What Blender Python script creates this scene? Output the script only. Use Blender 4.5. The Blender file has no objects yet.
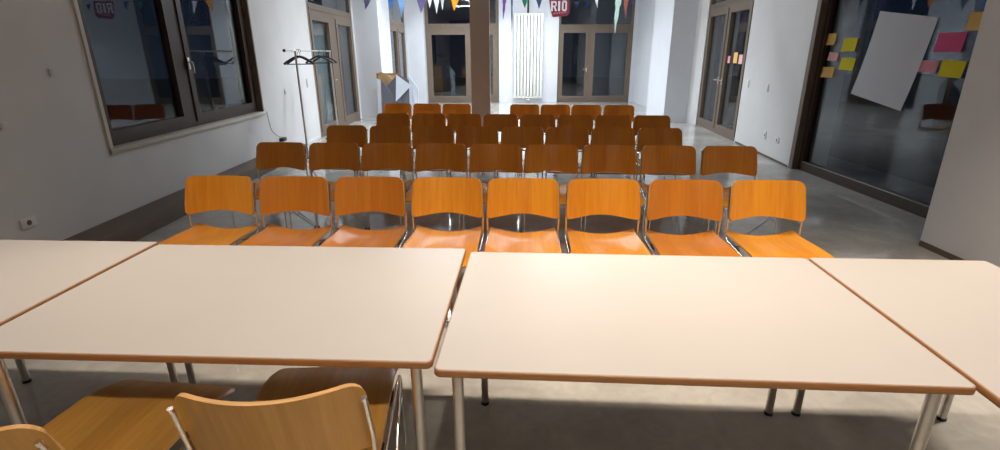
import bpy, bmesh, math, random
from mathutils import Vector, Matrix
random.seed(7)
S = bpy.context.scene
C = S.collection
PI = math.pi

# ------------------------------------------------------------------ materials
def mat(name, col, rough=.5, metal=0., spec=.5, coat=0., var=0., vscale=5., stretch=(1,1,1), bump=0., bscale=60., rvar=0., col2=None, sheen=0.):
    m = bpy.data.materials.new(name); m.use_nodes = True
    nt = m.node_tree; b = nt.nodes['Principled BSDF']
    b.inputs['Base Color'].default_value = (*col, 1)
    b.inputs['Roughness'].default_value = rough
    b.inputs['Metallic'].default_value = metal
    b.inputs['Specular IOR Level'].default_value = spec
    b.inputs['Coat Weight'].default_value = coat
    b.inputs['Coat Roughness'].default_value = .15
    tc = nt.nodes.new('ShaderNodeTexCoord')
    mp = nt.nodes.new('ShaderNodeMapping'); mp.inputs['Scale'].default_value = stretch
    nt.links.new(tc.outputs['Object'], mp.inputs['Vector'])
    if var or col2 or rvar:
        n = nt.nodes.new('ShaderNodeTexNoise'); n.inputs['Scale'].default_value = vscale; n.inputs['Detail'].default_value = 6
        nt.links.new(mp.outputs[0], n.inputs['Vector'])
        if var or col2:
            r = nt.nodes.new('ShaderNodeMix'); r.data_type = 'RGBA'
            c2 = col2 or tuple(min(1, c * (1 + var)) for c in col)
            c1 = col if col2 else tuple(c * (1 - var) for c in col)
            r.inputs[6].default_value = (*c1, 1); r.inputs[7].default_value = (*c2, 1)
            rm = nt.nodes.new('ShaderNodeMapRange'); rm.inputs[1].default_value = .3; rm.inputs[2].default_value = .7
            nt.links.new(n.outputs[0], rm.inputs[0]); nt.links.new(rm.outputs[0], r.inputs[0])
            nt.links.new(r.outputs[2], b.inputs['Base Color'])
        if rvar:
            rr = nt.nodes.new('ShaderNodeMapRange'); rr.inputs[1].default_value = .3; rr.inputs[2].default_value = .7
            rr.inputs[3].default_value = max(0, rough - rvar); rr.inputs[4].default_value = rough + rvar
            nt.links.new(n.outputs[0], rr.inputs[0]); nt.links.new(rr.outputs[0], b.inputs['Roughness'])
    if bump:
        n2 = nt.nodes.new('ShaderNodeTexNoise'); n2.inputs['Scale'].default_value = bscale; n2.inputs['Detail'].default_value = 4
        nt.links.new(mp.outputs[0], n2.inputs['Vector'])
        bp = nt.nodes.new('ShaderNodeBump'); bp.inputs['Strength'].default_value = bump; bp.inputs['Distance'].default_value = .01
        nt.links.new(n2.outputs[0], bp.inputs['Height']); nt.links.new(bp.outputs[0], b.inputs['Normal'])
    return m

def emis(name, col, strength):
    m = bpy.data.materials.new(name); m.use_nodes = True; nt = m.node_tree
    nt.nodes.remove(nt.nodes['Principled BSDF'])
    e = nt.nodes.new('ShaderNodeEmission'); e.inputs[0].default_value = (*col, 1); e.inputs[1].default_value = strength
    nt.links.new(e.outputs[0], nt.nodes['Material Output'].inputs[0]); return m

def glass(name, tint=(.8, .84, .86), ior=1.85):
    m = bpy.data.materials.new(name); m.use_nodes = True; nt = m.node_tree
    nt.nodes.remove(nt.nodes['Principled BSDF'])
    t = nt.nodes.new('ShaderNodeBsdfTransparent'); t.inputs[0].default_value = (*tint, 1)
    g = nt.nodes.new('ShaderNodeBsdfGlossy'); g.inputs['Roughness'].default_value = .015
    geo = nt.nodes.new('ShaderNodeNewGeometry')
    mr = nt.nodes.new('ShaderNodeMapRange'); mr.inputs[3].default_value = ior; mr.inputs[4].default_value = 1 / ior
    nt.links.new(geo.outputs['Backfacing'], mr.inputs[0])
    f = nt.nodes.new('ShaderNodeFresnel'); nt.links.new(mr.outputs[0], f.inputs[0])
    mx = nt.nodes.new('ShaderNodeMixShader')
    nt.links.new(f.outputs[0], mx.inputs[0]); nt.links.new(t.outputs[0], mx.inputs[1]); nt.links.new(g.outputs[0], mx.inputs[2])
    nt.links.new(mx.outputs[0], nt.nodes['Material Output'].inputs[0]); return m

def wood(name, dark, light, rough=.38, coat=.18, band=26., axis='Z'):
    """ plywood: long grain along z (back) or y (seat) plus broad veneer strips """
    m = bpy.data.materials.new(name); m.use_nodes = True; nt = m.node_tree; b = nt.nodes['Principled BSDF']
    tc = nt.nodes.new('ShaderNodeTexCoord'); mp = nt.nodes.new('ShaderNodeMapping')
    mp.inputs['Scale'].default_value = (band, 2.2, 1.6)
    nt.links.new(tc.outputs['Object'], mp.inputs[0])
    info = nt.nodes.new('ShaderNodeObjectInfo')
    add = nt.nodes.new('ShaderNodeVectorMath'); add.operation = 'ADD'
    sc = nt.nodes.new('ShaderNodeVectorMath'); sc.operation = 'SCALE'; sc.inputs[3].default_value = 7.3
    nt.links.new(info.outputs['Location'], sc.inputs[0])
    nt.links.new(mp.outputs[0], add.inputs[0]); nt.links.new(sc.outputs[0], add.inputs[1])
    n = nt.nodes.new('ShaderNodeTexNoise'); n.inputs['Scale'].default_value = 2.4; n.inputs['Detail'].default_value = 7; n.inputs['Roughness'].default_value = .62
    nt.links.new(add.outputs[0], n.inputs['Vector'])
    mp2 = nt.nodes.new('ShaderNodeMapping'); mp2.inputs['Scale'].default_value = (9., .05, .05)
    nt.links.new(tc.outputs['Object'], mp2.inputs[0])
    add2 = nt.nodes.new('ShaderNodeVectorMath'); add2.operation = 'ADD'
    nt.links.new(mp2.outputs[0], add2.inputs[0]); nt.links.new(sc.outputs[0], add2.inputs[1])
    v = nt.nodes.new('ShaderNodeTexVoronoi'); v.inputs['Scale'].default_value = 1.
    nt.links.new(add2.outputs[0], v.inputs['Vector'])
    sep = nt.nodes.new('ShaderNodeSeparateColor'); nt.links.new(v.outputs['Color'], sep.inputs[0])
    m1 = nt.nodes.new('ShaderNodeMath'); m1.operation = 'MULTIPLY_ADD'; m1.inputs[1].default_value = .35; m1.inputs[2].default_value = -.12
    nt.links.new(sep.outputs[0], m1.inputs[0])
    a = nt.nodes.new('ShaderNodeMath'); a.operation = 'ADD'
    nt.links.new(n.outputs[0], a.inputs[0]); nt.links.new(m1.outputs[0], a.inputs[1])
    mr = nt.nodes.new('ShaderNodeMapRange'); mr.inputs[1].default_value = .25; mr.inputs[2].default_value = .85
    nt.links.new(a.outputs[0], mr.inputs[0])
    mx = nt.nodes.new('ShaderNodeMix'); mx.data_type = 'RGBA'
    mx.inputs[6].default_value = (*dark, 1); mx.inputs[7].default_value = (*light, 1)
    nt.links.new(mr.outputs[0], mx.inputs[0]); nt.links.new(mx.outputs[2], b.inputs['Base Color'])
    b.inputs['Roughness'].default_value = rough; b.inputs['Coat Weight'].default_value = coat; b.inputs['Coat Roughness'].default_value = .22
    b.inputs['Specular IOR Level'].default_value = .4
    return m

M = {}
M['wall'] = mat('wall_paint', (.60, .61, .64), .75, spec=.25, var=.025, vscale=3, bump=.05, bscale=90)
M['wall_side'] = mat('wall_paint_side', (.62, .61, .605), .75, spec=.25, var=.03, vscale=2, bump=.05, bscale=90)
M['ceil'] = mat('ceiling_paint', (.48, .48, .48), .9)
M['rough_pillar'] = mat('pillar_plaster', (.50, .50, .52), .85, var=.08, vscale=9)
M['column'] = mat('column_paint', (.56, .47, .415), .75, var=.03)
M['frame'] = mat('frame_oak_grey', (.155, .115, .085), .45, var=.18, vscale=6, stretch=(14, 14, 1.2), spec=.35)
M['frame_dark'] = mat('frame_dark_wood', (.052, .033, .023), .45, var=.2, vscale=6, stretch=(14, 14, 1.2), spec=.35)
M['sill'] = mat('sill_paint', (.52, .48, .42), .5)
M['plinth'] = mat('plinth_wood', (.105, .070, .048), .5, var=.18, vscale=5, stretch=(14, 1.2, 14))
M['glass'] = glass('night_glass')
M['glass_w'] = glass('window_glass_plain', ior=1.45)
M['lam'] = mat('table_laminate', (.43, .405, .385), .36, spec=.42, var=.012, vscale=4, bump=.02, bscale=400)
M['edge'] = mat('beech_edge', (.30, .135, .045), .4, var=.15, vscale=8, stretch=(3, 3, 30))
M['chrome'] = mat('chrome', (.78, .77, .75), .16, metal=1., rvar=.05, vscale=40)
M['satin'] = mat('satin_steel', (.60, .57, .53), .36, metal=1., var=.05, vscale=30)
M['black'] = mat('black_plastic', (.018, .017, .017), .45)
M['white_pl'] = mat('white_plastic', (.62, .62, .60), .4)
M['rad'] = mat('radiator_enamel', (.74, .73, .66), .35)
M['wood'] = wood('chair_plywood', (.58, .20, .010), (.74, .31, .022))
M['wood_dim'] = wood('chair_plywood_dim', (.46, .150, .010), (.57, .205, .020))  # duller light on three front chairs put into a darker plywood colour
M['wood_old'] = wood('chair_plywood_honey', (.42, .20, .035), (.56, .30, .07))
M['ply'] = mat('ply_edge', (.50, .27, .09), .5, var=.25, vscale=6, stretch=(1, 1, 60))
M['paper'] = mat('paper', (.86, .86, .90), .85, var=.02, vscale=3)
for k, c in dict(yellow=(.95, .80, .02), orange=(.95, .58, .16), pink=(.95, .42, .46), hot=(.92, .13, .32), peach=(.95, .52, .50)).items():
    M['n_' + k] = mat('note_' + k, c, .8)
for k, c in dict(blue=(.10, .28, .62), navy=(.02, .04, .12), purple=(.20, .17, .30), white=(.75, .76, .78), orange=(.72, .36, .05), green=(.03, .20, .12),
                 slate=(.10, .14, .28), salmon=(.55, .24, .18), mauve=(.22, .10, .38), mint=(.66, .80, .74), stripe=(.30, .48, .70)).items():
    M['p_' + k] = mat('pennant_' + k, c, .8, var=.12, vscale=25)
M['maroon'] = mat('sign_maroon', (.20, .012, .03), .5)
M['signwhite'] = mat('sign_white', (.80, .74, .78), .5)
M['grey_board'] = mat('grey_foil_board', (.12, .125, .15), .55, var=.25, vscale=40)
M['white_board'] = mat('white_board', (.66, .70, .78), .5, var=.05, vscale=8)
M['tan'] = mat('tan_panel', (.52, .33, .15), .6, var=.1)
M['brown_frame'] = mat('brown_panel_frame', (.26, .115, .035), .5, var=.1)
M['black_cloth'] = mat('dark_coat', (.02, .022, .026), .9)
M['ground'] = mat('paving', (.04, .04, .045), .8, var=.2)

def floor_mat():
    m = bpy.data.materials.new('polished_screed'); m.use_nodes = True; nt = m.node_tree; b = nt.nodes['Principled BSDF']
    tc = nt.nodes.new('ShaderNodeTexCoord')
    n = nt.nodes.new('ShaderNodeTexNoise'); n.inputs['Scale'].default_value = 1.3; n.inputs['Detail'].default_value = 9; n.inputs['Roughness'].default_value = .6
    nt.links.new(tc.outputs['Object'], n.inputs['Vector'])
    n2 = nt.nodes.new('ShaderNodeTexNoise'); n2.inputs['Scale'].default_value = 9; n2.inputs['Detail'].default_value = 8; n2.inputs['Distortion'].default_value = 1.5
    nt.links.new(tc.outputs['Object'], n2.inputs['Vector'])
    r = nt.nodes.new('ShaderNodeValToRGB'); r.color_ramp.elements[0].position = .3; r.color_ramp.elements[1].position = .72
    r.color_ramp.elements[0].color = (.31, .298, .275, 1); r.color_ramp.elements[1].color = (.52, .50, .46, 1)
    nt.links.new(n.outputs[0], r.inputs[0])
    mx = nt.nodes.new('ShaderNodeMix'); mx.data_type = 'RGBA'; mx.blend_type = 'MULTIPLY'; mx.inputs[0].default_value = .35
    r2 = nt.nodes.new('ShaderNodeValToRGB'); r2.color_ramp.elements[0].position = .35; r2.color_ramp.elements[1].position = .6
    r2.color_ramp.elements[0].color = (.7, .69, .67, 1); r2.color_ramp.elements[1].color = (1, 1, 1, 1)
    nt.links.new(n2.outputs[0], r2.inputs[0]); nt.links.new(r.outputs[0], mx.inputs[6]); nt.links.new(r2.outputs[0], mx.inputs[7])
    nt.links.new(mx.outputs[2], b.inputs['Base Color'])
    mr = nt.nodes.new('ShaderNodeMapRange'); mr.inputs[1].default_value = .3; mr.inputs[2].default_value = .7; mr.inputs[3].default_value = .04; mr.inputs[4].default_value = .11
    nt.links.new(n2.outputs[0], mr.inputs[0]); nt.links.new(mr.outputs[0], b.inputs['Roughness'])
    b.inputs['Specular IOR Level'].default_value = .6
    return m
M['floor'] = floor_mat()

# ------------------------------------------------------------------ helpers
def tag(o, label=None, cat=None, group=None, kind=None):
    if label: o['label'] = label
    if cat: o['category'] = cat
    if group: o['group'] = group
    if kind: o['kind'] = kind
    return o

def empty(name, loc, rz=0., **k):
    o = bpy.data.objects.new(name, None); C.objects.link(o); o.location = loc; o.rotation_euler = (0, 0, rz)
    o.empty_display_size = .1
    return tag(o, **k)

def link(name, bm, m, parent=None, smooth=False, **k):
    bmesh.ops.recalc_face_normals(bm, faces=bm.faces)
    me = bpy.data.meshes.new(name); bm.to_mesh(me); bm.free()
    for x in (m if isinstance(m, (list, tuple)) else [m]): me.materials.append(x)
    if smooth:
        for p in me.polygons: p.use_smooth = True
        try: me.set_sharp_from_angle(angle=math.radians(smooth if smooth > 1 else 40))
        except Exception: pass
    o = bpy.data.objects.new(name, me); C.objects.link(o); o.parent = parent
    return tag(o, **k)

I4 = Matrix.Identity(4)
def box(bm, x0, x1, y0, y1, z0, z1, T=I4, mi=0, bev=0.):
    vs = [bm.verts.new(T @ Vector((x, y, z))) for x in (x0, x1) for y in (y0, y1) for z in (z0, z1)]
    fs = [(0, 1, 3, 2), (4, 6, 7, 5), (0, 4, 5, 1), (2, 3, 7, 6), (0, 2, 6, 4), (1, 5, 7, 3)]
    F = [bm.faces.new([vs[i] for i in f]) for f in fs]
    for f in F: f.material_index = mi
    if bev:
        es = list({e for f in F for e in f.edges})
        bmesh.ops.bevel(bm, geom=es, offset=bev, segments=2, profile=.5, affect='EDGES')
    return bm

def boxo(name, m, dims, parent=None, T=I4, bev=.0, **k):
    bm = bmesh.new(); box(bm, *dims, T=T, bev=bev); return link(name, bm, m, parent, smooth=30 if bev else False, **k)

def fillet(pts, r, n=5):
    pts = [Vector(p) for p in pts]; out = [pts[0]]
    for i in range(1, len(pts) - 1):
        a, b, c = pts[i - 1], pts[i], pts[i + 1]
        d1 = (a - b); d2 = (c - b); rr = min(r, d1.length * .45, d2.length * .45)
        p, q = b + d1.normalized() * rr, b + d2.normalized() * rr
        for j in range(n + 1):
            t = j / n; out.append((1 - t) ** 2 * p + 2 * t * (1 - t) * b + t * t * q)
    out.append(pts[-1]); return out

def tube(bm, pts, r, seg=10, fr=0., T=I4, mi=0, r2=None):
    P = fillet(pts, fr) if fr else [Vector(p) for p in pts]
    n = len(P); rings = []
    t0 = (P[1] - P[0]).normalized()
    ref = Vector((0, 0, 1)) if abs(t0.z) < .9 else Vector((1, 0, 0))
    u = t0.cross(ref).normalized()
    for i in range(n):
        t = ((P[min(i + 1, n - 1)] - P[max(i - 1, 0)])).normalized()
        u = (u - t * u.dot(t)).normalized(); v = t.cross(u)
        rr = r if r2 is None else r + (r2 - r) * i / (n - 1)
        rings.append([bm.verts.new(T @ (P[i] + u * rr * math.cos(2 * PI * j / seg) + v * rr * math.sin(2 * PI * j / seg))) for j in range(seg)])
    fs = []
    for i in range(n - 1):
        for j in range(seg):
            fs.append(bm.faces.new([rings[i][j], rings[i][(j + 1) % seg], rings[i + 1][(j + 1) % seg], rings[i + 1][j]]))
    fs.append(bm.faces.new(rings[0][::-1])); fs.append(bm.faces.new(rings[-1]))
    for f in fs: f.material_index = mi
    return bm

def tubeo(name, m, pts, r, parent=None, seg=10, fr=0., T=I4, r2=None, **k):
    bm = bmesh.new(); tube(bm, pts, r, seg, fr, T, r2=r2); return link(name, bm, m, parent, smooth=45, **k)

def prism(bm, outline, z0, z1, T=I4, mi=0):
    a = [bm.verts.new(T @ Vector((x, y, z0))) for x, y in outline]; b = [bm.verts.new(T @ Vector((x, y, z1))) for x, y in outline]
    n = len(a); F = [bm.faces.new(a[::-1]), bm.faces.new(b)]
    for i in range(n): F.append(bm.faces.new([a[i], a[(i + 1) % n], b[(i + 1) % n], b[i]]))
    for f in F: f.material_index = mi

def rrect(x0, x1, y0, y1, r, n=5):
    out = []
    for cx, cy, a in ((x1 - r, y1 - r, 0), (x0 + r, y1 - r, 90), (x0 + r, y0 + r, 180), (x1 - r, y0 + r, 270)):
        for i in range(n + 1):
            t = math.radians(a + 90 * i / n); out.append((cx + r * math.cos(t), cy + r * math.sin(t)))
    return out

def copy_tree(o, parent=None):
    c = o.copy(); C.objects.link(c); c.parent = parent
    for ch in list(o.children): copy_tree(ch, c)
    return c

def frame_on(a, b):
    """ local frame of a wall line a -> b: x along it, y to the left of it, z up """
    a = Vector((a[0], a[1], 0)); b = Vector((b[0], b[1], 0)); d = (b - a); L = d.length; d.normalize()
    n = Vector((-d.y, d.x, 0))
    return Matrix(((d.x, n.x, 0, a.x), (d.y, n.y, 0, a.y), (0, 0, 1, 0), (0, 0, 0, 1))), L

H = 3.75
def wall(bm, a, b, th, openings=(), h=H, z0=-.05):
    """ box pieces round the openings; thickness goes to the RIGHT of a->b """
    T, L = frame_on(a, b); s = 0.
    for (s0, s1, o0, o1) in sorted(openings):
        if s0 > s: box(bm, s, s0, -th, 0, z0, h, T)
        if o0 > z0: box(bm, s0, s1, -th, 0, z0, o0, T)
        if o1 < h: box(bm, s0, s1, -th, 0, o1, h, T)
        s = s1
    if s < L: box(bm, s, L, -th, 0, z0, h, T)

# ------------------------------------------------------------------ the room
boxo('floor', M['floor'], (-4.1, 5.2, -3.2, 17.9, -.12, 0), kind='structure')
boxo('ceiling', M['ceil'], (-4.1, 5.2, -3.2, 17.9, H, H + .15), kind='structure')
# left wall (room is on its right going towards the camera -> go from far to near... thickness right of a->b)
bm = bmesh.new(); wall(bm, (-3.5, -3), (-3.5, 13.1), -.32, [(7.55, 10.70, .72, 2.62), (13.0, 16.02, 0, 3.3)])
link('wall_left', bm, M['wall_side'], kind='structure')
bm = bmesh.new()
box(bm, -3.82, -2.9, 13.1, 14.35, -.05, H)
wall(bm, (-2.9, 14.35), (-2.9, 17.4), -.32, [(.1, 2.70, 0, 3.3)])
link('wall_left_rear', bm, M['wall'], kind='structure')
bm = bmesh.new(); box(bm, -3.3, -2.38, 17.12, 17.75, -.05, H)
wall(bm, (-2.38, 17.4), (4.8, 17.4), -.32, [(.0, 2.37, 0, 3.3), (4.29, 6.70, 0, 3.3)])
link('wall_back', bm, M['wall'], kind='structure')
bm = bmesh.new()
box(bm, 3.54, 4.50, -3, 4.01, -.05, H)
link('wall_right_near', bm, M['wall_side'], kind='structure')
bm = bmesh.new(); box(bm, 4.08, 4.6, 4.01, 7.06, 2.75, H)
T, L = frame_on((4.085, 7.06), (4.275, 9.25)); box(bm, 0, L, -.5, 0, -.05, H, T)
T, L = frame_on((4.275, 9.25), (4.46, 11.68)); box(bm, 0, L, -.4, 0, 3.3, H, T)
T, L = frame_on((4.46, 11.68), (4.36, 12.05)); box(bm, 0, L, -.3, 0, -.05, H, T)
link('wall_right', bm, M['wall_side'], kind='structure')
bm = bmesh.new(); box(bm, 3.83, 4.8, 12.05, 13.5, -.05, H)
box(bm, 4.43, 4.8, 13.8, 17.75, -.05, H)
link('wall_right_rear', bm, M['wall'], kind='structure')
M['wall_dark'] = mat('wall_front_paint', (.25, .24, .23), .8)
boxo('wall_front', M['wall_dark'], (-4.1, 5.2, -3.2, -3.0, -.05, H), kind='structure')
boxo('ground', M['ground'], (-30, 34, -14, 40, -.30, -.14), kind='structure')
# shadow-gap skirting on the right walls
bm = bmesh.new(); box(bm, 3.528, 3.54, -2.9, 4.0, 0, .045); link('baseboard_right_near', bm, M['plinth'], kind='structure')
bm = bmesh.new(); T, L = frame_on((4.085, 7.1), (4.275, 9.2)); box(bm, 0, L, 0, .008, 0, .03, T); link('baseboard_right', bm, M['plinth'], kind='structure')
boxo('baseboard_left', M['white_pl'], (-3.5, -3.488, 8.5, 9.95, 0, .045), kind='structure')

# free standing column in the back row
bm = bmesh.new(); box(bm, -.43, -.14, 8.0, 8.3, 0, H, bev=.006)
link('trim_1', bm, M['column'], kind='structure', label='brown painted square column standing in the back row')

# ------------------------------------------------------------------ glazing
def glazing(name, a, b, y_off, z0, z1, verts_, horis, outer=.07, mull=.07, depth=.08, m=None, rail=None, sash=None, label=None, panes=True, gm=None):
    """ frame + panes between a and b. verts_ = list of (s0,s1) mullions, horis = list of (z0,z1) transoms """
    m = m or M['frame']; T, L = frame_on(a, b)
    root = empty(name, (0, 0, 0), kind='structure'); 
    if label: root['label'] = label
    rail = rail or outer
    y0, y1 = y_off - depth / 2, y_off + depth / 2
    bm = bmesh.new()
    box(bm, 0, outer, y0, y1, z0, z1, T); box(bm, L - outer, L, y0, y1, z0, z1, T)
    box(bm, outer, L - outer, y0, y1, z0, z0 + rail, T); box(bm, outer, L - outer, y0, y1, z1 - outer, z1, T)
    for (h0, h1) in horis:
        box(bm, outer, L - outer, y0 - .006, y1 + .006, h0, h1, T)
        box(bm, outer, L - outer, y1 + .006, y1 + .02, (h0 + h1) / 2 - .012, (h0 + h1) / 2 + .012, T)
    zt = horis[0][0] + .01 if horis else z1 - outer * .9
    for (s0, s1) in verts_: box(bm, s0, s1, y0 + .004, y1 - .004, z0 + rail * .9, zt, T)
    link('window_frame', bm, m, root)
    if panes:
        xs = [outer] + [q for v in verts_ for q in v] + [L - outer]; zs = [z0 + rail] + [q for v in horis for q in v] + [z1 - outer]
        for j in range(0, len(zs), 2):
            if j: xs = [outer, L - outer]
            for i in range(0, len(xs), 2):
                if xs[i + 1] - xs[i] < .03 or zs[j + 1] - zs[j] < .03: continue
                if sash and j == 0:
                    q = sash; bm = bmesh.new(); X0, X1, Z0, Z1 = xs[i], xs[i + 1], zs[j], zs[j + 1]
                    ya, yb = y0 + .01, y1 + .012
                    box(bm, X0, X0 + q, ya, yb, Z0, Z1, T); box(bm, X1 - q, X1, ya, yb, Z0, Z1, T)
                    box(bm, X0 + q, X1 - q, ya, yb, Z0, Z0 + q, T); box(bm, X0 + q, X1 - q, ya, yb, Z1 - q, Z1, T)
                    s = link('sash', bm, m, root)
                    gx = (X0 + q - .005, X1 - q + .005, Z0 + q - .005, Z1 - q + .005)
                else: s = root; gx = (xs[i] - .005, xs[i + 1] + .005, zs[j] - .005, zs[j + 1] + .005)
                bm = bmesh.new(); box(bm, gx[0], gx[1], y_off - .004, y_off + .004, gx[2], gx[3], T); link('window_pane', bm, gm or M['glass'], s)
    return root, T, L

def lever(parent, T, s, y, z, d=1, m=None, name='door_handle', drop=False):
    bm = bmesh.new(); box(bm, s - .016, s + .016, y, y + .01, z - .08, z + .05, T, bev=.003)
    tube(bm, [(s, y, z), (s, y + .05, z), (s, y + .05, z - .12) if drop else (s + .12 * d, y + .05, z)], .010, 8, .02, T)
    return link(name, bm, m or M['satin'], parent, smooth=40)

# left window, deep brown reveal, cream sill (room side is +y of the reversed line, so lines run far -> near on the left)
def LW(y0, y1): return (-3.5, y1), (-3.5, y0)
w1, T, L = glazing('window_1', *LW(4.58, 7.67), -.12, .75, 2.59, [(1.57, 1.74)], [], outer=.055, m=M['frame_dark'], sash=.085, gm=M['glass_w'],
                   label='wide two-sash window with dark brown wood frame in the left wall')
lever(w1, T, 1.56, -.06, 1.47, name='window_handle', drop=True)
bm = bmesh.new()
box(bm, -3.64, -3.49, 4.55, 4.58, .72, 2.62); box(bm, -3.64, -3.49, 4.58, 7.67, 2.59, 2.62)
box(bm, -3.515, -3.485, 4.535, 4.565, .70, 2.64)
link('window_trim', bm, M['sill'], w1)
boxo('window_sill', M['sill'], (-3.64, -3.475, 4.535, 7.72, .705, .75), w1, bev=.004)
boxo('window_jamb', M['frame'], (-3.66, -3.497, 7.67, 7.70, .75, 2.62), w1)
for zz in (1.70,):
    boxo('window_hinge', M['white_pl'], (-3.56, -3.54, 4.585, 4.60, zz - .03, zz + .03), w1)

d1, T, L = glazing('door_1', *LW(10.0, 13.02), -.05, 0, 3.3, [(1.32, 1.72)], [(2.26, 2.46)], outer=.12, rail=.10, sash=.10,
                   label='glazed double door with oak frame in the left wall beside the coat rack')
lever(d1, T, 1.74, -.05, 1.03, -1)
M['brightener'] = mat('pale_brightener', (.80, .86, .86), .9, var=.05)  # pale rippled sheet added to brighten the near pane of this door
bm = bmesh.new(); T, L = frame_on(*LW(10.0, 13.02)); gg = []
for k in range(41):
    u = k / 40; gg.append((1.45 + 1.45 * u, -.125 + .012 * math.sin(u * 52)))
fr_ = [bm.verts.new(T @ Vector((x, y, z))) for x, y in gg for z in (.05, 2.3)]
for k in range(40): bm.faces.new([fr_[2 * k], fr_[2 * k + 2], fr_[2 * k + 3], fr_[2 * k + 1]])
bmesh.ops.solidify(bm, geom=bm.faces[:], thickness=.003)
tag(link('brightener', bm, M['brightener'], None, smooth=60), 'pale brightener sheet added behind the near pane of the left glazed door', 'brightener')
d2, T, L = glazing('door_2', (-2.9, 17.05), (-2.9, 14.45), -.10, 0, 3.3, [(1.25, 1.37)], [(2.26, 2.46)], outer=.10, rail=.10, sash=.09,
                   label='glazed oak-framed door at the far end of the left wall')
# back wall openings: room side is -y, go right -> left so that +y(local) faces the room
w2, T, L = glazing('window_2', (-.01, 17.4), (-2.38, 17.4), -.12, 0, 3.3, [(.88, 1.0)], [(2.22, 2.46)], outer=.10, rail=.12, sash=.09,
                   label='glazed back wall bay left of the column')
d3, T, L = glazing('door_3', (4.32, 17.4), (1.91, 17.4), -.12, 0, 3.3, [(1.32, 1.42)], [(2.26, 2.42)], outer=.08, rail=.10, sash=.09,
                   label='glazed double door in the back wall right of the radiator')
lever(d3, T, 1.46, -.06, 1.05, 1)
# right door and big fixed pane
d4, T, L = glazing('door_4', (4.275, 9.25), (4.46, 11.68), -.06, 0, 3.3, [(1.16, 1.24)], [(2.36, 2.50)], outer=.07, rail=.08, sash=.10,
                   label='glazed oak double door in the right wall with three sticky notes')
lever(d4, T, 1.32, -.01, 1.03, 1); lever(d4, T, 1.10, -.01, 1.03, -1)
w3, T, L = glazing('window_3', (4.17, 3.6), (4.17, 6.98), -.04, 0, 2.75, [], [], outer=.075, rail=.125, m=M['frame_dark'], depth=.09, gm=M['glass_w'],
                   label='large fixed pane in a dark brown frame on the right with paper and notes')
boxo('window_jamb', M['frame'], (4.078, 4.26, 6.98, 7.066, 0, 2.75), w3)
boxo('glazing_bead', M['satin'], (4.158, 4.165, 4.01, 6.9, .119, .125), w3)

# long low wooden plinth along the left wall
bm = bmesh.new(); box(bm, -3.5, -3.2, -2.9, 8.4, 0, .15, bev=.004)
link('trim_2', bm, M['plinth'], smooth=30, kind='structure', label='low brown wooden plinth running along the left wall')

# ------------------------------------------------------------------ tables
TT = .74
def make_table(name, L, W, label, ins=(.058, .058)):
    """ origin on the floor under the centre, long side = x """
    t = empty(name, (0, 0, 0), label=label, cat='table', group='white tables with beech edges pushed together')
    x, y = L / 2, W / 2
    bm = bmesh.new(); prism(bm, rrect(-x + .003, x - .003, -y + .003, y - .003, .017), TT - .021, TT)
    top = link('tabletop', bm, M['lam'], t)
    # bullnose beech edge
    outl = rrect(-x, x, -y, y, .020, 6); inn = rrect(-x + .0055, x - .0055, -y + .0055, y - .0055, .0155, 6)
    mid = [((a[0] * .75 + b[0] * .25), (a[1] * .75 + b[1] * .25)) for a, b in zip(outl, inn)]
    bm = bmesh.new(); n = len(outl)
    prof = [(inn, TT + .0006), (mid, TT - .0015), (outl, TT - .006), (outl, TT - .018), (mid, TT - .0215), (inn, TT - .0225)]
    R = [[bm.verts.new((p[0], p[1], z)) for p in o] for o, z in prof]
    for k in range(len(R)):
        q = (k + 1) % len(R)
        for i in range(n): bm.faces.new([R[k][i], R[k][(i + 1) % n], R[q][(i + 1) % n], R[q][i]])
    link('edge_band', bm, M['edge'], top, smooth=50)
    bm = bmesh.new()
    for s in (-1, 1):
        box(bm, -x + .09, x - .09, s * (y - .075) - .012, s * (y - .075) + .012, TT - .062, TT - .0235)
        box(bm, s * (x - .075) - .012, s * (x - .075) + .012, -y + .09, y - .09, TT - .062, TT - .0235)
    link('under_frame', bm, M['satin'], t)
    for sx in (-1, 1):
        for sy in (-1, 1):
            px, py = sx * (x - ins[(sx + 1) // 2]), sy * (y - .055)
            leg = tubeo('leg', M['satin'], [(px, py, .012), (px, py, TT - .034)], .0165, t, 20)
            bm = bmesh.new(); tube(bm, [(px, py, TT - .036), (px, py, TT - .0225)], .0185, 20); link('leg_collar', bm, M['black'], leg, smooth=45)
            bm = bmesh.new(); tube(bm, [(px, py, 0), (px, py, .014)], .0185, 20); link('leg_glide', bm, M['black'], leg, smooth=45)
    return t
def place_corner(o, L, W, x, y, yaw):   # x, y = far left corner on plan
    c, s = math.cos(yaw), math.sin(yaw)
    o.location = (x + c * L / 2 + s * W / 2, y + s * L / 2 - c * W / 2, 0); o.rotation_euler = (0, 0, yaw)
TL, TW = 1.40, .872
t2 = make_table('table', TL, TW, 'white table right of centre, its long side towards the chair rows')
place_corner(t2, TL, TW, -.1275, 2.041, -.0633)
t1 = copy_tree(t2); t1['label'] = 'white table left of centre with two plywood chairs pushed under it'
place_corner(t1, TL, TW, -1.5452, 2.147, -.0495)
t3 = make_table('table', .705, 1.40, 'white table turned lengthwise at the right end of the table group', ins=(.058, .020))
place_corner(t3, .705, 1.40, 1.277, 1.957, -.06)
t0 = make_table('table', .872, 1.40, 'white table turned lengthwise at the left end of the table group', ins=(.058, .045))
place_corner(t0, .872, 1.40, -2.429, 2.223, -.05)

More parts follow.
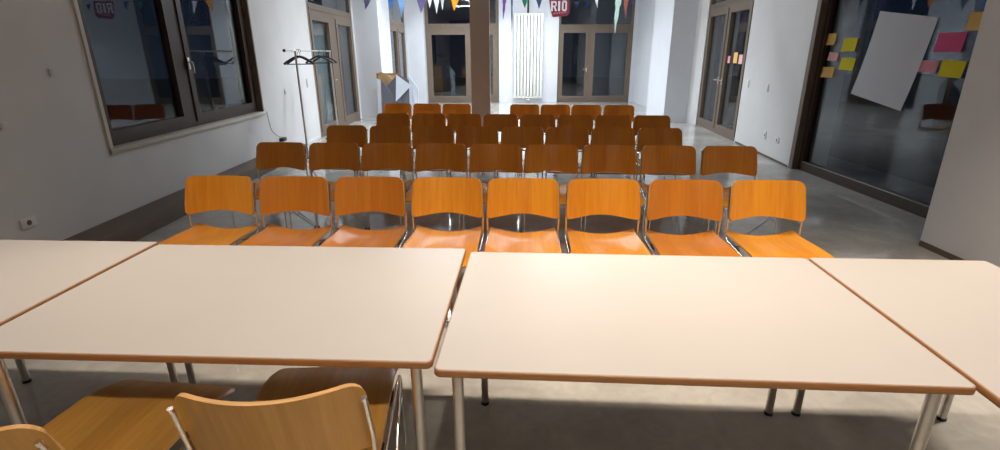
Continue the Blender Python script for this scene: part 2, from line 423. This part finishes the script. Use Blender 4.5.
# ------------------------------------------------------------------ chairs
def shell(bm, nu, nv, fn, th, mi_face=0, mi_rim=1):
    """ grid fn(u,v)->(point, normal) thickened by th """
    A = [[None] * (nv + 1) for _ in range(nu + 1)]; B = [[None] * (nv + 1) for _ in range(nu + 1)]
    pts = [[Vector(fn(i / nu, j / nv)) for j in range(nv + 1)] for i in range(nu + 1)]
    for i in range(nu + 1):
        for j in range(nv + 1):
            du = pts[min(i + 1, nu)][j] - pts[max(i - 1, 0)][j]; dv = pts[i][min(j + 1, nv)] - pts[i][max(j - 1, 0)]
            n = du.cross(dv); n = n.normalized() if n.length > 1e-9 else Vector((0, 0, 1))
            A[i][j] = bm.verts.new(pts[i][j] + n * th / 2); B[i][j] = bm.verts.new(pts[i][j] - n * th / 2)
    F = []
    for i in range(nu):
        for j in range(nv):
            F.append(bm.faces.new([A[i][j], A[i + 1][j], A[i + 1][j + 1], A[i][j + 1]]))
            F.append(bm.faces.new([B[i][j], B[i][j + 1], B[i + 1][j + 1], B[i + 1][j]]))
    for f in F: f.material_index = mi_face
    R = []
    for i in range(nu):
        R.append(bm.faces.new([A[i][0], B[i][0], B[i + 1][0], A[i + 1][0]])); R.append(bm.faces.new([A[i][nv], A[i + 1][nv], B[i + 1][nv], B[i][nv]]))
    for j in range(nv):
        R.append(bm.faces.new([A[0][j], A[0][j + 1], B[0][j + 1], B[0][j]])); R.append(bm.faces.new([A[nu][j], B[nu][j], B[nu][j + 1], A[nu][j + 1]]))
    for f in R: f.material_index = mi_rim

def warp(u, r):   # denser columns at the two ends
    return .5 - .5 * math.cos(PI * u) if r else u

BW, BZ0, BZ1 = .228, .560, .803          # half width, bottom and top of the backrest
def back_fn(u, v):
    s = warp(u, 1) * 2 - 1; x = s * BW * (1 - .035 * max(0, v - .3) / .7 * 1.0)
    ax = abs(s) * BW; rt, rb = .045, .022
    top = BZ1 - .008 * (1 - s * s)
    if ax > BW - rt: top -= rt - math.sqrt(max(0, rt * rt - (ax - (BW - rt)) ** 2))
    bot = BZ0 + .016 * (math.cos(s * PI) + 1) / 2
    if ax > BW - rb: bot += rb - math.sqrt(max(0, rb * rb - (ax - (BW - rb)) ** 2))
    z = bot + (top - bot) * v
    k = (z - .535) / (BZ1 - .535)
    y = .235 + .055 * k + .012 * k * k - .062 * s * s
    return (x, y, z)
SW = .215
SY1 = -.305            # front edge of the seat
def seat_fn(u, v):
    s = warp(u, 1) * 2 - 1; vv = v                               # v 0 rear .. 1 front
    w = SW * (1.0 + .03 * math.sin(PI * vv * .6))
    ax = abs(s) * w; r = .028; y0, y1 = .268, SY1
    fr = y1; re = y0 - .012 * (1 - s * s)
    if ax > w - r:
        d = r - math.sqrt(max(0, r * r - (ax - (w - r)) ** 2)); fr += d; re -= d * .6
    y = re + (fr - re) * vv
    z = .461 - .042 * (1 - s * s) * math.exp(-((vv - .12) / .45) ** 2) + .006 * math.cos(s * PI * 2) * math.exp(-((vv - .6) / .3) ** 2)
    if vv < .15: z += .014 * ((.15 - vv) / .15) ** 2
    if vv > .78: z -= .030 * ((vv - .78) / .22) ** 2
    return (s * w, y, z)

def make_chair(name, wm, em=None, ext=0.):
    global SY1
    SY1 = -.305 - ext; e_ = ext
    t = empty(name, (0, 0, 0))
    em = em or M['ply']
    bm = bmesh.new(); shell(bm, 26, 12, seat_fn, .011); link('seat', bm, [wm, em], t, smooth=50)
    bm = bmesh.new(); shell(bm, 30, 9, back_fn, .011); link('backrest', bm, [wm, em], t, smooth=50)
    for s in (-1, 1):
        x = s * .226
        bm = bmesh.new()
        tube(bm, [(s * .2235, .252, .755), (s * .228, .212, .60), (x, .208, .50), (x, .205, .432), (x, -.20 - e_, .424), (x, -.275 - e_, .40), (x, -.295 - e_, .006)], .0062, 8, .03)
        fr = link('side_frame', bm, M['chrome'], t, smooth=45)
        bm = bmesh.new(); tube(bm, [(x, -.258 - e_, .412), (x, -.12 - e_ * .6, .26), (x, .235 - e_, .006)], .0062, 8, .05); link('rear_leg', bm, M['chrome'], fr, smooth=45)
        bm = bmesh.new(); tube(bm, [(x, -.281 - e_, .30), (x, -.158 - e_ * .7, .30)], .004, 8); link('leg_brace', bm, M['chrome'], fr, smooth=45)
        for yy in (-.295 - e_, .235 - e_):
            bm = bmesh.new(); tube(bm, [(x, yy, 0), (x, yy, .022)], .010, 8, r2=.007); link('foot_glide', bm, M['black'], fr, smooth=45)
        bm = bmesh.new(); tube(bm, [(s * .2235, .2515, .750), (s * .2235, .254, .761)], .0075, 8); link('frame_cap', bm, M['chrome'], fr, smooth=45)
        boxo('link_bracket', M['black'], (min(s * .205, s * .232), max(s * .205, s * .232), .03, .11, .420, .428), t)
        boxo('seat_bracket', M['black'], (min(s * .200, s * .231), max(s * .200, s * .231), -.22, -.15, .417, .426), t)
    for yy, zz in ((.14, .414), (-.16, .414)):
        bm = bmesh.new(); tube(bm, [(-.226, yy, zz + .01), (-.18, yy, zz - .008), (.18, yy, zz - .008), (.226, yy, zz + .01)], .005, 8, .03); link('cross_rod', bm, M['chrome'], t, smooth=45)
    return t

rows = [
 [(-1.83, 3.25), (-1.33, 3.22), (-.84, 3.20), (-.34, 3.17), (.15, 3.14), (.65, 3.11), (1.15, 3.08), (1.65, 3.06)],
 [(-1.97, 4.58), (-1.48, 4.54), (-1.0, 4.50), (-.52, 4.47), (-.04, 4.43), (.45, 4.39), (.94, 4.35), (1.44, 4.32), (1.94, 4.28)],
 [(-1.69, 5.71), (-1.2, 5.66), (-.72, 5.62), (-.24, 5.57), (.25, 5.53), (.725, 5.48), (1.207, 5.43), (1.69, 5.39)],
 [(-1.40, 6.85), (-.925, 6.80), (-.45, 6.74), (.022, 6.69), (.495, 6.64), (.968, 6.58), (1.441, 6.53), (1.915, 6.48)],
 [(-1.59, 8.19), (-1.12, 8.13), (-.655, 8.06), (.39, 7.92), (.85, 7.86), (1.31, 7.80), (1.78, 7.73)]]
rowname = ['in the front row', 'in the second row', 'in the third row', 'in the fourth row', 'in the back row']
ordn = ['leftmost', 'second from left', 'third from left', 'fourth from left', 'fifth from left', 'sixth from left', 'seventh from left', 'eighth from left', 'rightmost']
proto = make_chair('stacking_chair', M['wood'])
proto2 = None
first = True; protos = {}
for ri, row in enumerate(rows):
    yaw = math.atan2(row[-1][1] - row[0][1], row[-1][0] - row[0][0])
    for ci, (x, y) in enumerate(row):
        if first: o = proto; first = False
        else: o = copy_tree(proto)
        k_ = (1, 1, 1, 1.008, 1.02)[ri]; x, y = x * k_ + (.010 if x < 0 and ri < 2 else 0), y * k_ + .03
        a = yaw * .8 + random.uniform(-.012, .012)
        back = .302
        o.location = (x + math.sin(a) * back, y - math.cos(a) * back + .0, 0); o.rotation_euler = (0, 0, a)
        wn = ordn[ci] if ci < len(row) - 1 else 'rightmost'
        tag(o, 'orange varnished plywood chair on chrome rods, %s %s' % (wn, rowname[ri]), 'chair', group='plywood chairs %s' % rowname[ri])
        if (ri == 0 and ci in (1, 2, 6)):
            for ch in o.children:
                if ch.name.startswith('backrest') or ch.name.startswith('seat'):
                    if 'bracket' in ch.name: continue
                    ch.material_slots[0].link = 'OBJECT'; ch.material_slots[0].material = M['wood_dim']
near = make_chair('stacking_chair', M['wood_old'], ext=.075)
def put_near(o, bx, by, yaw, label):
    a = PI + yaw; back = .302
    # local +y (back) maps to (-sin a, cos a)
    o.location = (bx + math.sin(a) * back, by - math.cos(a) * back, 0); o.rotation_euler = (0, 0, a)
    tag(o, label, 'chair', group='honey plywood chairs at the near side of the tables')
put_near(near, -.55, .965, .085, 'honey plywood chair seen from behind, pushed under the left centre table')
n2 = copy_tree(near)
put_near(n2, -1.225, .865, -.11, 'honey plywood chair in the bottom left corner, half cut off by the frame')

# ------------------------------------------------------------------ coat rack with hangers
cr = empty('coat_rack', (-2.95, 8.0, 0), label='slim metal garment rack standing by the left wall with dark hangers', cat='coat rack')
ya, yb = -.02, 1.35
tubeo('top_rail', M['satin'], [(0, -.62, 1.60), (0, 1.42, 1.60)], .010, cr)
for yy in (ya - .22, yb):
    p = tubeo('upright', M['satin'], [(0, yy, .04), (0, yy, 1.60)], .014, cr)
    bm = bmesh.new(); tube(bm, [(-.22, yy, .03), (.22, yy, .03)], .012, 8); link('foot', bm, M['satin'], p, smooth=45)
for yy in (-.63, 1.43):
    bm = bmesh.new(); bmesh.ops.create_icosphere(bm, subdivisions=2, radius=.022, matrix=Matrix.Translation((0, yy, 1.60))); link('end_knob', bm, M['black'], cr, smooth=60)
tubeo('lower_rail', M['satin'], [(0, ya - .22, .20), (0, yb, .20)], .008, cr)
def hanger(mm, th=.015):
    t = bmesh.new()
    arc = [(0, 0, 0)] + [(.022 * math.sin(q), 0, .030 - .022 * math.cos(q) + .02) for q in [PI * k / 8 for k in range(1, 12)]]
    tube(t, [(0, 0, -.03), (0, 0, .02)] + [(.020 * math.sin(q), 0, .050 + .020 * -math.cos(q)) for q in [PI * (.0 + k / 8) for k in range(0, 11)]][::1], .003, 6)
    tube(t, [(0, 0, -.03), (-.06, 0, -.045), (-.19, 0, -.115), (-.215, 0, -.14)], th, 8, .03)
    tube(t, [(0, 0, -.03), (.06, 0, -.045), (.19, 0, -.115), (.215, 0, -.14)], th, 8, .03)
    tube(t, [(-.212, 0, -.138), (.212, 0, -.138)], .006, 8)
    return t
for i, (yy, rz, lab) in enumerate([(7.85, .05, 'black coat hanger on the rack, nearest the rail end knob'), (7.93, -.12, 'black coat hanger on the rack, just behind the nearest one'),
                                   (8.75, .1, 'black coat hanger at the middle of the rack rail'), (9.0, -.06, 'black coat hanger at the far end of the rack rail')]):
    if i == 0: h0 = link('coat_hanger', hanger(None), M['black'], None, smooth=50); o = h0
    else: o = h0.copy(); C.objects.link(o)
    o.location = (-2.95, yy, 1.55); o.rotation_euler = (0, 0, rz); tag(o, lab, 'coat hanger', group='coat hangers on the garment rack')

# ------------------------------------------------------------------ sockets and switches
def plate(name, a, b, y, z, kind, label, cat, w=.08, hgt=.08, s_list=None):
    T, L = frame_on(a, b)
    bm = bmesh.new(); box(bm, y - w / 2, y + w / 2, 0, .010, z - hgt / 2, z + hgt / 2, T, bev=.003)
    loc = T @ Vector((y, 0, z)); t = empty(name, (0, 0, 0), label=label, cat=cat)
    link('cover_plate', bm, M['wall_side'] if w == .06 else M['white_pl'], t, smooth=40)
    if kind == 'socket':
        bm = bmesh.new(); tube(bm, [(y, .0095, z), (y, .0105, z)], .021, 16, T=T)
        link('socket_recess', bm, M['frame'], t)
        bm = bmesh.new()
        for d in (-.0095, .0095): tube(bm, [(y + d, .010, z), (y + d, .0115, z)], .003, 8, T=T)
        link('pin_hole', bm, M['black'], t)
    else:
        bm = bmesh.new(); box(bm, y - w * .34, y + w * .34, .010, .014, z - hgt * .34, z + hgt * .34, T, bev=.0015); link('rocker', bm, M['wall_side'] if w == .06 else M['white_pl'], t, smooth=40)
    return t
LA, LB = (-3.5, 13.1), (-3.5, -3)
plate('power_socket', LA, LB, 13.1 - 3.58, .375, 'socket', 'white power socket low on the left wall above the tables', 'socket', w=.13)
plate('wall_switch', LA, LB, 13.1 - 4.15, 1.42, 'switch', 'small white wall plate beside the left window', 'switch', w=.06, hgt=.06)
plate('wall_switch', LA, LB, 13.1 - 3.62, 1.08, 'switch', 'small white wall plate at the left picture edge', 'switch', w=.06, hgt=.06)
plate('wall_switch', LA, LB, 13.1 - 8.56, .97, 'switch', 'white light switch between the left window and the coat rack', 'switch')
plate('wall_switch', LA, LB, 13.1 - 9.6, 1.05, 'switch', 'tall white switch beside the left glazed door', 'switch', hgt=.15)
RA, RB = (4.085, 7.06), (4.275, 9.25)
plate('wall_switch', RA, RB, 1.93, 1.04, 'switch', 'white light switch on the right wall beside the glazed door', 'switch', hgt=.12)
plate('wall_switch', RA, RB, 1.12, 1.02, 'switch', 'white light switch on the right wall nearer the big pane', 'switch', hgt=.12)
plate('power_socket', RA, RB, .94, .32, 'socket', 'white power socket low on the right wall, farther of two', 'socket', w=.09, hgt=.12)
plate('power_socket', RA, RB, .50, .31, 'socket', 'white double power socket low on the right wall, nearer of two', 'socket', w=.15, hgt=.09)
# plug with thin cable hanging below the left window corner
pg = empty('plug', (0, 0, 0), label='black plug with a thin cable hanging below the left window corner', cat='plug')
boxo('plug_body', M['black'], (-3.5, -3.43, 8.08, 8.22, .235, .29), pg, bev=.008)
tubeo('cable', M['black'], [(-3.45, 8.15, .29), (-3.47, 8.0, .33), (-3.488, 7.82, .45), (-3.488, 7.78, .62), (-3.488, 7.76, .74)], .0035, pg, 6, .05)

# ------------------------------------------------------------------ radiator on the back wall
rd = empty('radiator', (0, 0, 0), label='tall cream vertical tube radiator on the white back wall', cat='radiator')
x0, x1 = .46, 1.42; n = 9; w = (x1 - x0) / n
for i in range(n):
    cx = x0 + w * (i + .5)
    bm = bmesh.new(); box(bm, cx - w * .36, cx + w * .36, 17.28, 17.34, .20, 2.70, bev=.012); link('radiator_tube', bm, M['rad'], rd, smooth=40)
for z0, z1, nm in ((.14, .21, 'bottom_header'), (2.68, 2.75, 'top_header')):
    bm = bmesh.new(); box(bm, x0, x1, 17.30, 17.36, z0, z1, bev=.01); link(nm, bm, M['rad'], rd, smooth=40)
tubeo('feed_pipe', M['satin'], [(.95, 17.33, .0), (.95, 17.33, .15)], .012, rd)
tubeo('valve', M['white_pl'], [(.90, 17.33, .09), (1.0, 17.33, .09)], .022, rd)
tubeo('trim_3', M['black'], [(.92, 17.37, 2.76), (.92, 17.37, H)], .03, None, kind='structure', label='dark pipe rising from the radiator to the ceiling')

# ------------------------------------------------------------------ leaning boards in front of the left pillar
def poly_board(name, m, pts, th, parent=None, **k):
    """ pts: 3D outline; extruded by th along its normal """
    P = [Vector(p) for p in pts]; nrm = (P[1] - P[0]).cross(P[2] - P[0]).normalized() * th
    bm = bmesh.new(); a = [bm.verts.new(p) for p in P]; b = [bm.verts.new(p + nrm) for p in P]; n = len(P)
    bm.faces.new(a[::-1]); bm.faces.new(b)
    for i in range(n): bm.faces.new([a[i], a[(i + 1) % n], b[(i + 1) % n], b[i]])
    return link(name, bm, m, parent, **k)
pc = empty('framed_panel', (0, 0, 0), label='tan panel in a brown frame leaning against the left pillar', cat='panel')
bm = bmesh.new(); TB = Matrix.Translation((-2.885, 12.50, 0)) @ Matrix.Rotation(math.radians(12), 4, 'Z') @ Matrix.Rotation(math.radians(-5), 4, 'X')
box(bm, -.02, .02, 0, .05, 0, 1.12, TB); box(bm, .5, .54, 0, .05, 0, 1.12, TB); box(bm, .02, .5, 0, .05, 0, .04, TB); box(bm, .02, .5, 0, .05, 1.08, 1.12, TB)
link('panel_frame', bm, M['brown_frame'], pc)
bm = bmesh.new(); box(bm, .02, .5, .015, .03, .04, 1.08, TB); link('panel_sheet', bm, M['tan'], pc)
o = poly_board('folded_board', M['tan'], [(-2.82, 12.36, .0), (-2.62, 12.30, .0), (-2.44, 12.34, .93), (-2.60, 12.36, 1.10), (-2.80, 12.42, 1.16)], .015)
tag(o, 'tan board with a slanted top leaning behind the grey board', 'board')
fb = poly_board('folded_board', M['grey_board'], [(-2.74, 12.2, .0), (-2.12, 12.2, .0), (-2.10, 12.26, .98), (-2.36, 12.26, 1.10), (-2.62, 12.26, .84), (-2.74, 12.26, .98)], .012)
tag(fb, 'dark grey board with a notched zigzag top leaning by the left pillar', 'board')
wb = poly_board('folded_board', M['white_board'], [(-2.41, 12.11, .50), (-2.37, 12.155, 1.10), (-2.03, 12.11, .86)], .01)
wb2 = poly_board('support_foot', M['grey_board'], [(-2.40, 12.14, 0), (-2.36, 12.14, 0), (-2.28, 12.14, .62), (-2.36, 12.14, .62)], .01, wb)
tag(wb, 'white triangular board in front of the dark grey board', 'board')
wc = poly_board('folded_board', M['white_board'], [(-2.06, 12.34, 0), (-1.92, 12.28, 0), (-1.90, 12.34, .78), (-2.12, 12.38, 1.08)], .01)
tag(wc, 'narrow pale board leaning at the right end of the board stack', 'board')
wd = poly_board('folded_board', M['white_board'], [(-2.84, 12.12, 0), (-2.76, 12.08, 0), (-2.74, 12.14, .98), (-2.82, 12.16, 1.02)], .01)
tag(wd, 'narrow white board at the left edge of the board stack', 'board')

# ------------------------------------------------------------------ paper and sticky notes on the glass
GX = 4.152   # room side of the frame is 4.155; the pane sits at 4.235
GP = 4.200
def sheet(name, m, ctr, w, hgt, tilt, curl, x, **k):
    """ sheet hanging on a pane that runs along y; ctr=(y,z) """
    bm = bmesh.new(); nu, nv = 8, 8; g = []
    c, s = math.cos(tilt), math.sin(tilt)
    for i in range(nu + 1):
        r = []
        for j in range(nv + 1):
            u = (i / nu - .5) * w; v = (j / nv - .5) * hgt
            off = -curl * ((1 - j / nv) ** 2)
            r.append(bm.verts.new((x + off, ctr[0] + u * c - v * s, ctr[1] + u * s + v * c)))
        g.append(r)
    for i in range(nu):
        for j in range(nv): bm.faces.new([g[i][j], g[i + 1][j], g[i + 1][j + 1], g[i][j + 1]])
    bmesh.ops.solidify(bm, geom=bm.faces[:], thickness=.0006)
    return link(name, bm, m, None, smooth=60, **k)
o = sheet('flipchart_paper', M['paper'], (5.70, 1.47), .83, .90, .14, .05, GP - .002)
tag(o, 'large blank white flipchart sheet hanging on the big right pane', 'paper')
notes = [((6.86, 1.70), .21, .14, 'n_orange', 'orange sticky note at the upper left of the big pane'),
         ((6.45, 1.63), .21, .15, 'n_yellow', 'yellow sticky note left of the flipchart sheet, upper of two'),
         ((6.72, 1.495), .16, .10, 'n_peach', 'small pink sticky note between two orange notes on the pane'),
         ((6.42, 1.41), .22, .14, 'n_yellow', 'yellow sticky note left of the flipchart sheet, lower of two'),
         ((6.77, 1.305), .20, .13, 'n_orange', 'orange sticky note below the small pink note on the pane'),
         ((5.02, 1.63), .26, .17, 'n_hot', 'hot pink sticky note right of the flipchart sheet'),
         ((5.20, 1.41), .19, .11, 'n_pink', 'small light pink sticky note below the hot pink one'),
         ((4.92, 1.395), .22, .15, 'n_yellow', 'yellow sticky note at the pane edge right of the pink note'),
         ((4.80, 1.80), .14, .15, 'n_orange', 'pale orange sticky note at the top right edge of the big pane')]
for c_, w_, h_, mm, lab in notes:
    o = sheet('sticky_note', M[mm], c_, w_ * 1.2, h_, random.uniform(-.05, .05), .012, GP - .002); tag(o, lab, 'sticky note', group='sticky notes on the big right pane')
T, L = frame_on((4.275, 9.25), (4.46, 11.68))
for s, z, w_, h_, mm, lab in ((1.0, 1.42, .14, .13, 'n_pink', 'pink sticky note on the right glazed door, leftmost of three'), (.66, 1.455, .19, .19, 'n_orange', 'orange sticky note on the right glazed door, middle of three'),
                            (.40, 1.43, .17, .16, 'n_peach', 'pink sticky note on the right glazed door, rightmost of three')):
    bm = bmesh.new(); box(bm, s - w_ / 2, s + w_ / 2, -.053, -.052, z - h_ / 2, z + h_ / 2, T); o = link('sticky_note', bm, M[mm])
    tag(o, lab, 'sticky note', group='sticky notes on the right glazed door')

# ------------------------------------------------------------------ bunting and the sign
YB = 12.0
def pennant(m, xt, z_top, w, length, lab, y=YB, lean=0., strip=False, name='pennant'):
    bm = bmesh.new(); n = 7; A = []
    for i in range(n + 1):
        k = i / n; hw = w / 2 * (1 - k) + .003
        if strip: hw = w / 2 * (1 - k ** 1.6) * (1 + .25 * math.sin(i * 2.1)) + .003
        wob = .02 * math.sin(k * 5 + xt * 9)
        cx = xt + lean * k
        A.append([bm.verts.new((cx - hw, y + wob, z_top - length * k)), bm.verts.new((cx, y + wob + .012 * (1 - k), z_top - length * k)), bm.verts.new((cx + hw, y + wob, z_top - length * k))])
    for i in range(n):
        for j in range(2): bm.faces.new([A[i][j], A[i][j + 1], A[i + 1][j + 1], A[i + 1][j]])
    bmesh.ops.solidify(bm, geom=bm.faces[:], thickness=.002)
    o = link(name, bm, M[m], None, smooth=60); tag(o, lab, name.replace('_', ' '), group='party bunting under the ceiling'); return o
P = [('p_blue', -2.35, .11, .20, 0, 'bright blue pennant at the left end of the bunting'), ('p_stripe', -2.13, .13, .36, 0, 'light blue patterned pennant beside the bright blue one'),
     ('p_purple', -1.67, .22, .26, -.04, 'wide dusty purple pennant before the left wall corner'), ('p_white', -1.50, .08, .17, -.01, 'small white pennant, leftmost of three over the back bay'),
     ('p_white', -1.36, .11, .28, 0, 'longest white pennant, middle of three over the back bay'), ('p_white', -1.23, .07, .20, 0, 'small white pennant, rightmost of three over the back bay'),
     ('p_orange', -.95, .17, .22, -.03, 'orange pennant left of the column'), ('p_white', -.62, .11, .25, .03, 'white pennant touching the left edge of the column'),
     ('p_green', .56, .13, .17, 0, 'dark green pennant above the radiator'), ('p_slate', .87, .13, .19, 0, 'slate blue pennant above the right part of the radiator'),
     ('p_navy', 1.68, .10, .14, 0, 'dark navy pennant just right of the red sign'), ('p_navy', 1.92, .09, .14, 0, 'dark navy pennant above the back door leaf'),
     ('p_white', 2.12, .07, .18, .02, 'small white pennant above the back door mullion'),
     ('p_salmon', 2.76, .10, .40, .01, 'long salmon pennant right of the mint streamer'), ('p_mauve', 2.90, .05, .18, .01, 'small mauve pennant by the right wall'),
     ('p_purple', -2.86, .15, .19, -.05, 'dusky pennant at the left door edge')]
for m_, x_, w_, l_, le_, lab in P:
    pennant(m_, x_, 2.66 if m_ != 'p_navy' else 2.60, w_, l_, lab, lean=le_)
pennant('p_mauve', .12, 2.68, .07, .42, 'thin twisted mauve streamer right of the column', lean=-.03, strip=True, name='streamer')
pennant('p_mint', 2.59, 2.68, .11, .72, 'long pale mint streamer hanging in front of the back door', lean=-.03, strip=True, name='streamer')
pennant('p_slate', .28, 2.70, .035, .70, 'thin grey green streamer left of the radiator', strip=True, name='streamer')
bm = bmesh.new(); tube(bm, [(-3.0 + 6.4 * k / 24, YB - .003, 2.672 + .06 * (2 * ((k % 12) / 12) - 1) ** 2) for k in range(25)], .004, 6)
o = link('bunting_string', bm, M['white_pl'], None, smooth=60); tag(o, 'thin pale string carrying the party pennants across the room', 'string')
# closer bunting over the chair rows: above the frame, but mirrored in the big pane and the windows
for i, (m_, x_) in enumerate([('p_blue', -1.9), ('p_white', -1.3), ('p_purple', -.7), ('p_stripe', -.1), ('p_slate', .5), ('p_white', 1.1), ('p_blue', 1.7), ('p_purple', 2.3), ('p_stripe', 2.9)]):
    pennant(m_, x_, 2.84, .26, .34, ['blue', 'white', 'purple', 'striped pale blue', 'slate', 'white', 'blue', 'purple', 'striped pale blue'][i] + ' pennant on the nearer string, ' + ['first', 'second', 'third', 'fourth', 'fifth', 'sixth', 'seventh', 'eighth', 'ninth'][i] + ' from the left', y=8.9)
tag(tubeo('bunting_string', M['white_pl'], [(-3.49, 8.9, 2.92), (-1.0, 8.9, 2.845), (1.0, 8.9, 2.845), (4.22, 8.9, 2.92)], .004, None, 6), 'thin string carrying the nearer pennants above the chair rows', 'string')

# RIO sign: maroon shield-like board with white letters
sg = empty('party_sign', (1.30, YB - .06, 2.48), rz=0, label='maroon hanging sign reading RIO in tall white letters', cat='sign')
bm = bmesh.new(); a = [(-.22, .165), (-.12, .175), (.05, .165), (.21, .185), (.235, .0), (.225, -.12), (.16, -.165), (-.13, -.185), (-.165, -.10), (-.19, 0)]
prism(bm, a, 0, .012, Matrix.Rotation(PI / 2, 4, 'X')); link('sign_board', bm, M['maroon'], sg)
def letter(name, rects, holes=None):
    bm = bmesh.new()
    for (x0, x1, z0, z1) in rects: box(bm, x0, x1, -.020, -.0125, z0, z1)
    return link(name, bm, M['signwhite'], sg)
# R
bm = bmesh.new(); box(bm, -.175, -.135, -.020, -.0125, -.065, .135); box(bm, -.135, -.075, -.020, -.0125, .10, .135); box(bm, -.135, -.075, -.020, -.0125, .015, .045)
box(bm, -.085, -.055, -.020, -.0125, .035, .12); prism(bm, [(-.115, .02), (-.08, .02), (-.045, -.065), (-.085, -.065)], .0125, .020, Matrix.Rotation(PI / 2, 4, 'X')); link('letter_r', bm, M['signwhite'], sg)
letter('letter_i', [(-.022, .022, -.062, .135)])
letter('letter_o', [(.06, .095, -.04, .125), (.135, .17, -.04, .125), (.075, .155, .105, .145), (.075, .155, -.065, -.03)])
bm = bmesh.new()
random.seed(3)
for i in range(9):   # the small illegible second line, thin pale strokes
    xx = -.125 + i * .033; z0 = -.135 + .004 * i
    tube(bm, [(xx, -.014, z0), (xx + .010, -.014, z0 + .04), (xx + .02, -.014, z0 + random.uniform(.0, .03))], .0035, 5)
link('small_lettering', bm, M['n_pink'], sg)
tubeo('hanging_cord', M['white_pl'], [(-.15, .0, .17), (-.15, .02, .24)], .003, sg, 6); tubeo('hanging_cord', M['white_pl'], [(.15, .0, .175), (.15, .02, .24)], .003, sg, 6)

# ------------------------------------------------------------------ luminaires
WARM = (1.0, .86, .71); COOL = (.84, .92, 1.0); MID = (1., .93, .86)
def luminaire(x0, x1, y, z, col, power, label, group, em=6., w=.10, along='x', spread=180):
    L = x1 - x0
    t = empty('ceiling_lamp', ((x0 + x1) / 2, y, z), 0 if along == 'x' else PI / 2, label=label, cat='lamp', group=group)
    boxo('lamp_housing', M['white_pl'], (-L / 2 - .02, L / 2 + .02, -w / 2 - .015, w / 2 + .015, .012, .07), t, bev=.006)
    bm = bmesh.new(); box(bm, -L / 2, L / 2, -w / 2, w / 2, .002, .014); link('lamp_diffuser', bm, emis('lamp_glow', col, em), t)
    for s in (-.7, .7): tubeo('suspension_wire', M['satin'], [(s * L / 2, 0, .07), (s * L / 2, 0, H - z)], .002, t, 6)
    ld = bpy.data.lights.new('lamp_light', 'AREA'); ld.shape = 'RECTANGLE'; ld.size = L; ld.size_y = w; ld.energy = power; ld.color = col; ld.spread = math.radians(spread)
    lo = bpy.data.objects.new('lamp_light', ld); C.objects.link(lo); lo.parent = t; lo.location = (0, 0, -.002)
    return t
for x, p, nm in ((-1.65, 24, 'left'), (.55, 42, 'middle'), (2.55, 36, 'right')):
    luminaire(x - .28, x + .28, 2.03, 3.25, WARM, p * .70, 'short warm pendant lamp above the far edge of the tables, ' + nm + ' one', 'warm lamps above the tables', spread=84, em=5)
luminaire(-.9, 1.5, -.45, 3.25, WARM, 60, 'long warm pendant lamp behind the tables', 'warm lamps above the tables', spread=138)
i = 0
for y in (9.6, 12.6, 15.6):
    for x in (-1.25, 1.25):
        luminaire(x - .75, x + .75, y, 3.62, COOL, 78, 'cool white strip lamp on the ceiling, %s pair, %s side' % (['nearest', 'middle', 'farthest'][int((y - 9.6) / 3 + .1)], 'left' if x < 0 else 'right'), 'cool strip lamps over the rear of the room', em=80, spread=114 if y < 10 else 132, w=.14)

# ------------------------------------------------------------------ world, camera, view
w = bpy.data.worlds.new('night'); S.world = w; w.use_nodes = True
w.node_tree.nodes['Background'].inputs[0].default_value = (.012, .018, .035, 1); w.node_tree.nodes['Background'].inputs[1].default_value = .5
f, pitch, roll, HC = 508., .3255, -.0045, 1.548
cp, sp, c, s = math.cos(pitch), math.sin(pitch), math.cos(roll), math.sin(roll)
fw = Vector((0, cp, -sp)); up = Vector((0, sp, cp)); rt = Vector((1, 0, 0))
r_ = c * rt + s * up; u_ = -s * rt + c * up
cd = bpy.data.cameras.new('camera'); cam = bpy.data.objects.new('camera', cd); C.objects.link(cam)
cam.matrix_world = Matrix(((r_.x, u_.x, -fw.x, 0), (r_.y, u_.y, -fw.y, 0), (r_.z, u_.z, -fw.z, HC), (0, 0, 0, 1)))
cd.sensor_fit = 'HORIZONTAL'; cd.sensor_width = 36; cd.lens = 36 * f / 1000; cd.clip_start = .02; cd.clip_end = 100
S.camera = cam
S.view_settings.view_transform = 'Standard'; S.view_settings.look = 'None'; S.view_settings.gamma = 1; S.view_settings.use_curve_mapping = False
S.view_settings.exposure = 0.
S.cycles.use_denoising = True; S.cycles.max_bounces = 10; S.cycles.transparent_max_bounces = 16
S.cycles.sample_clamp_indirect = 8
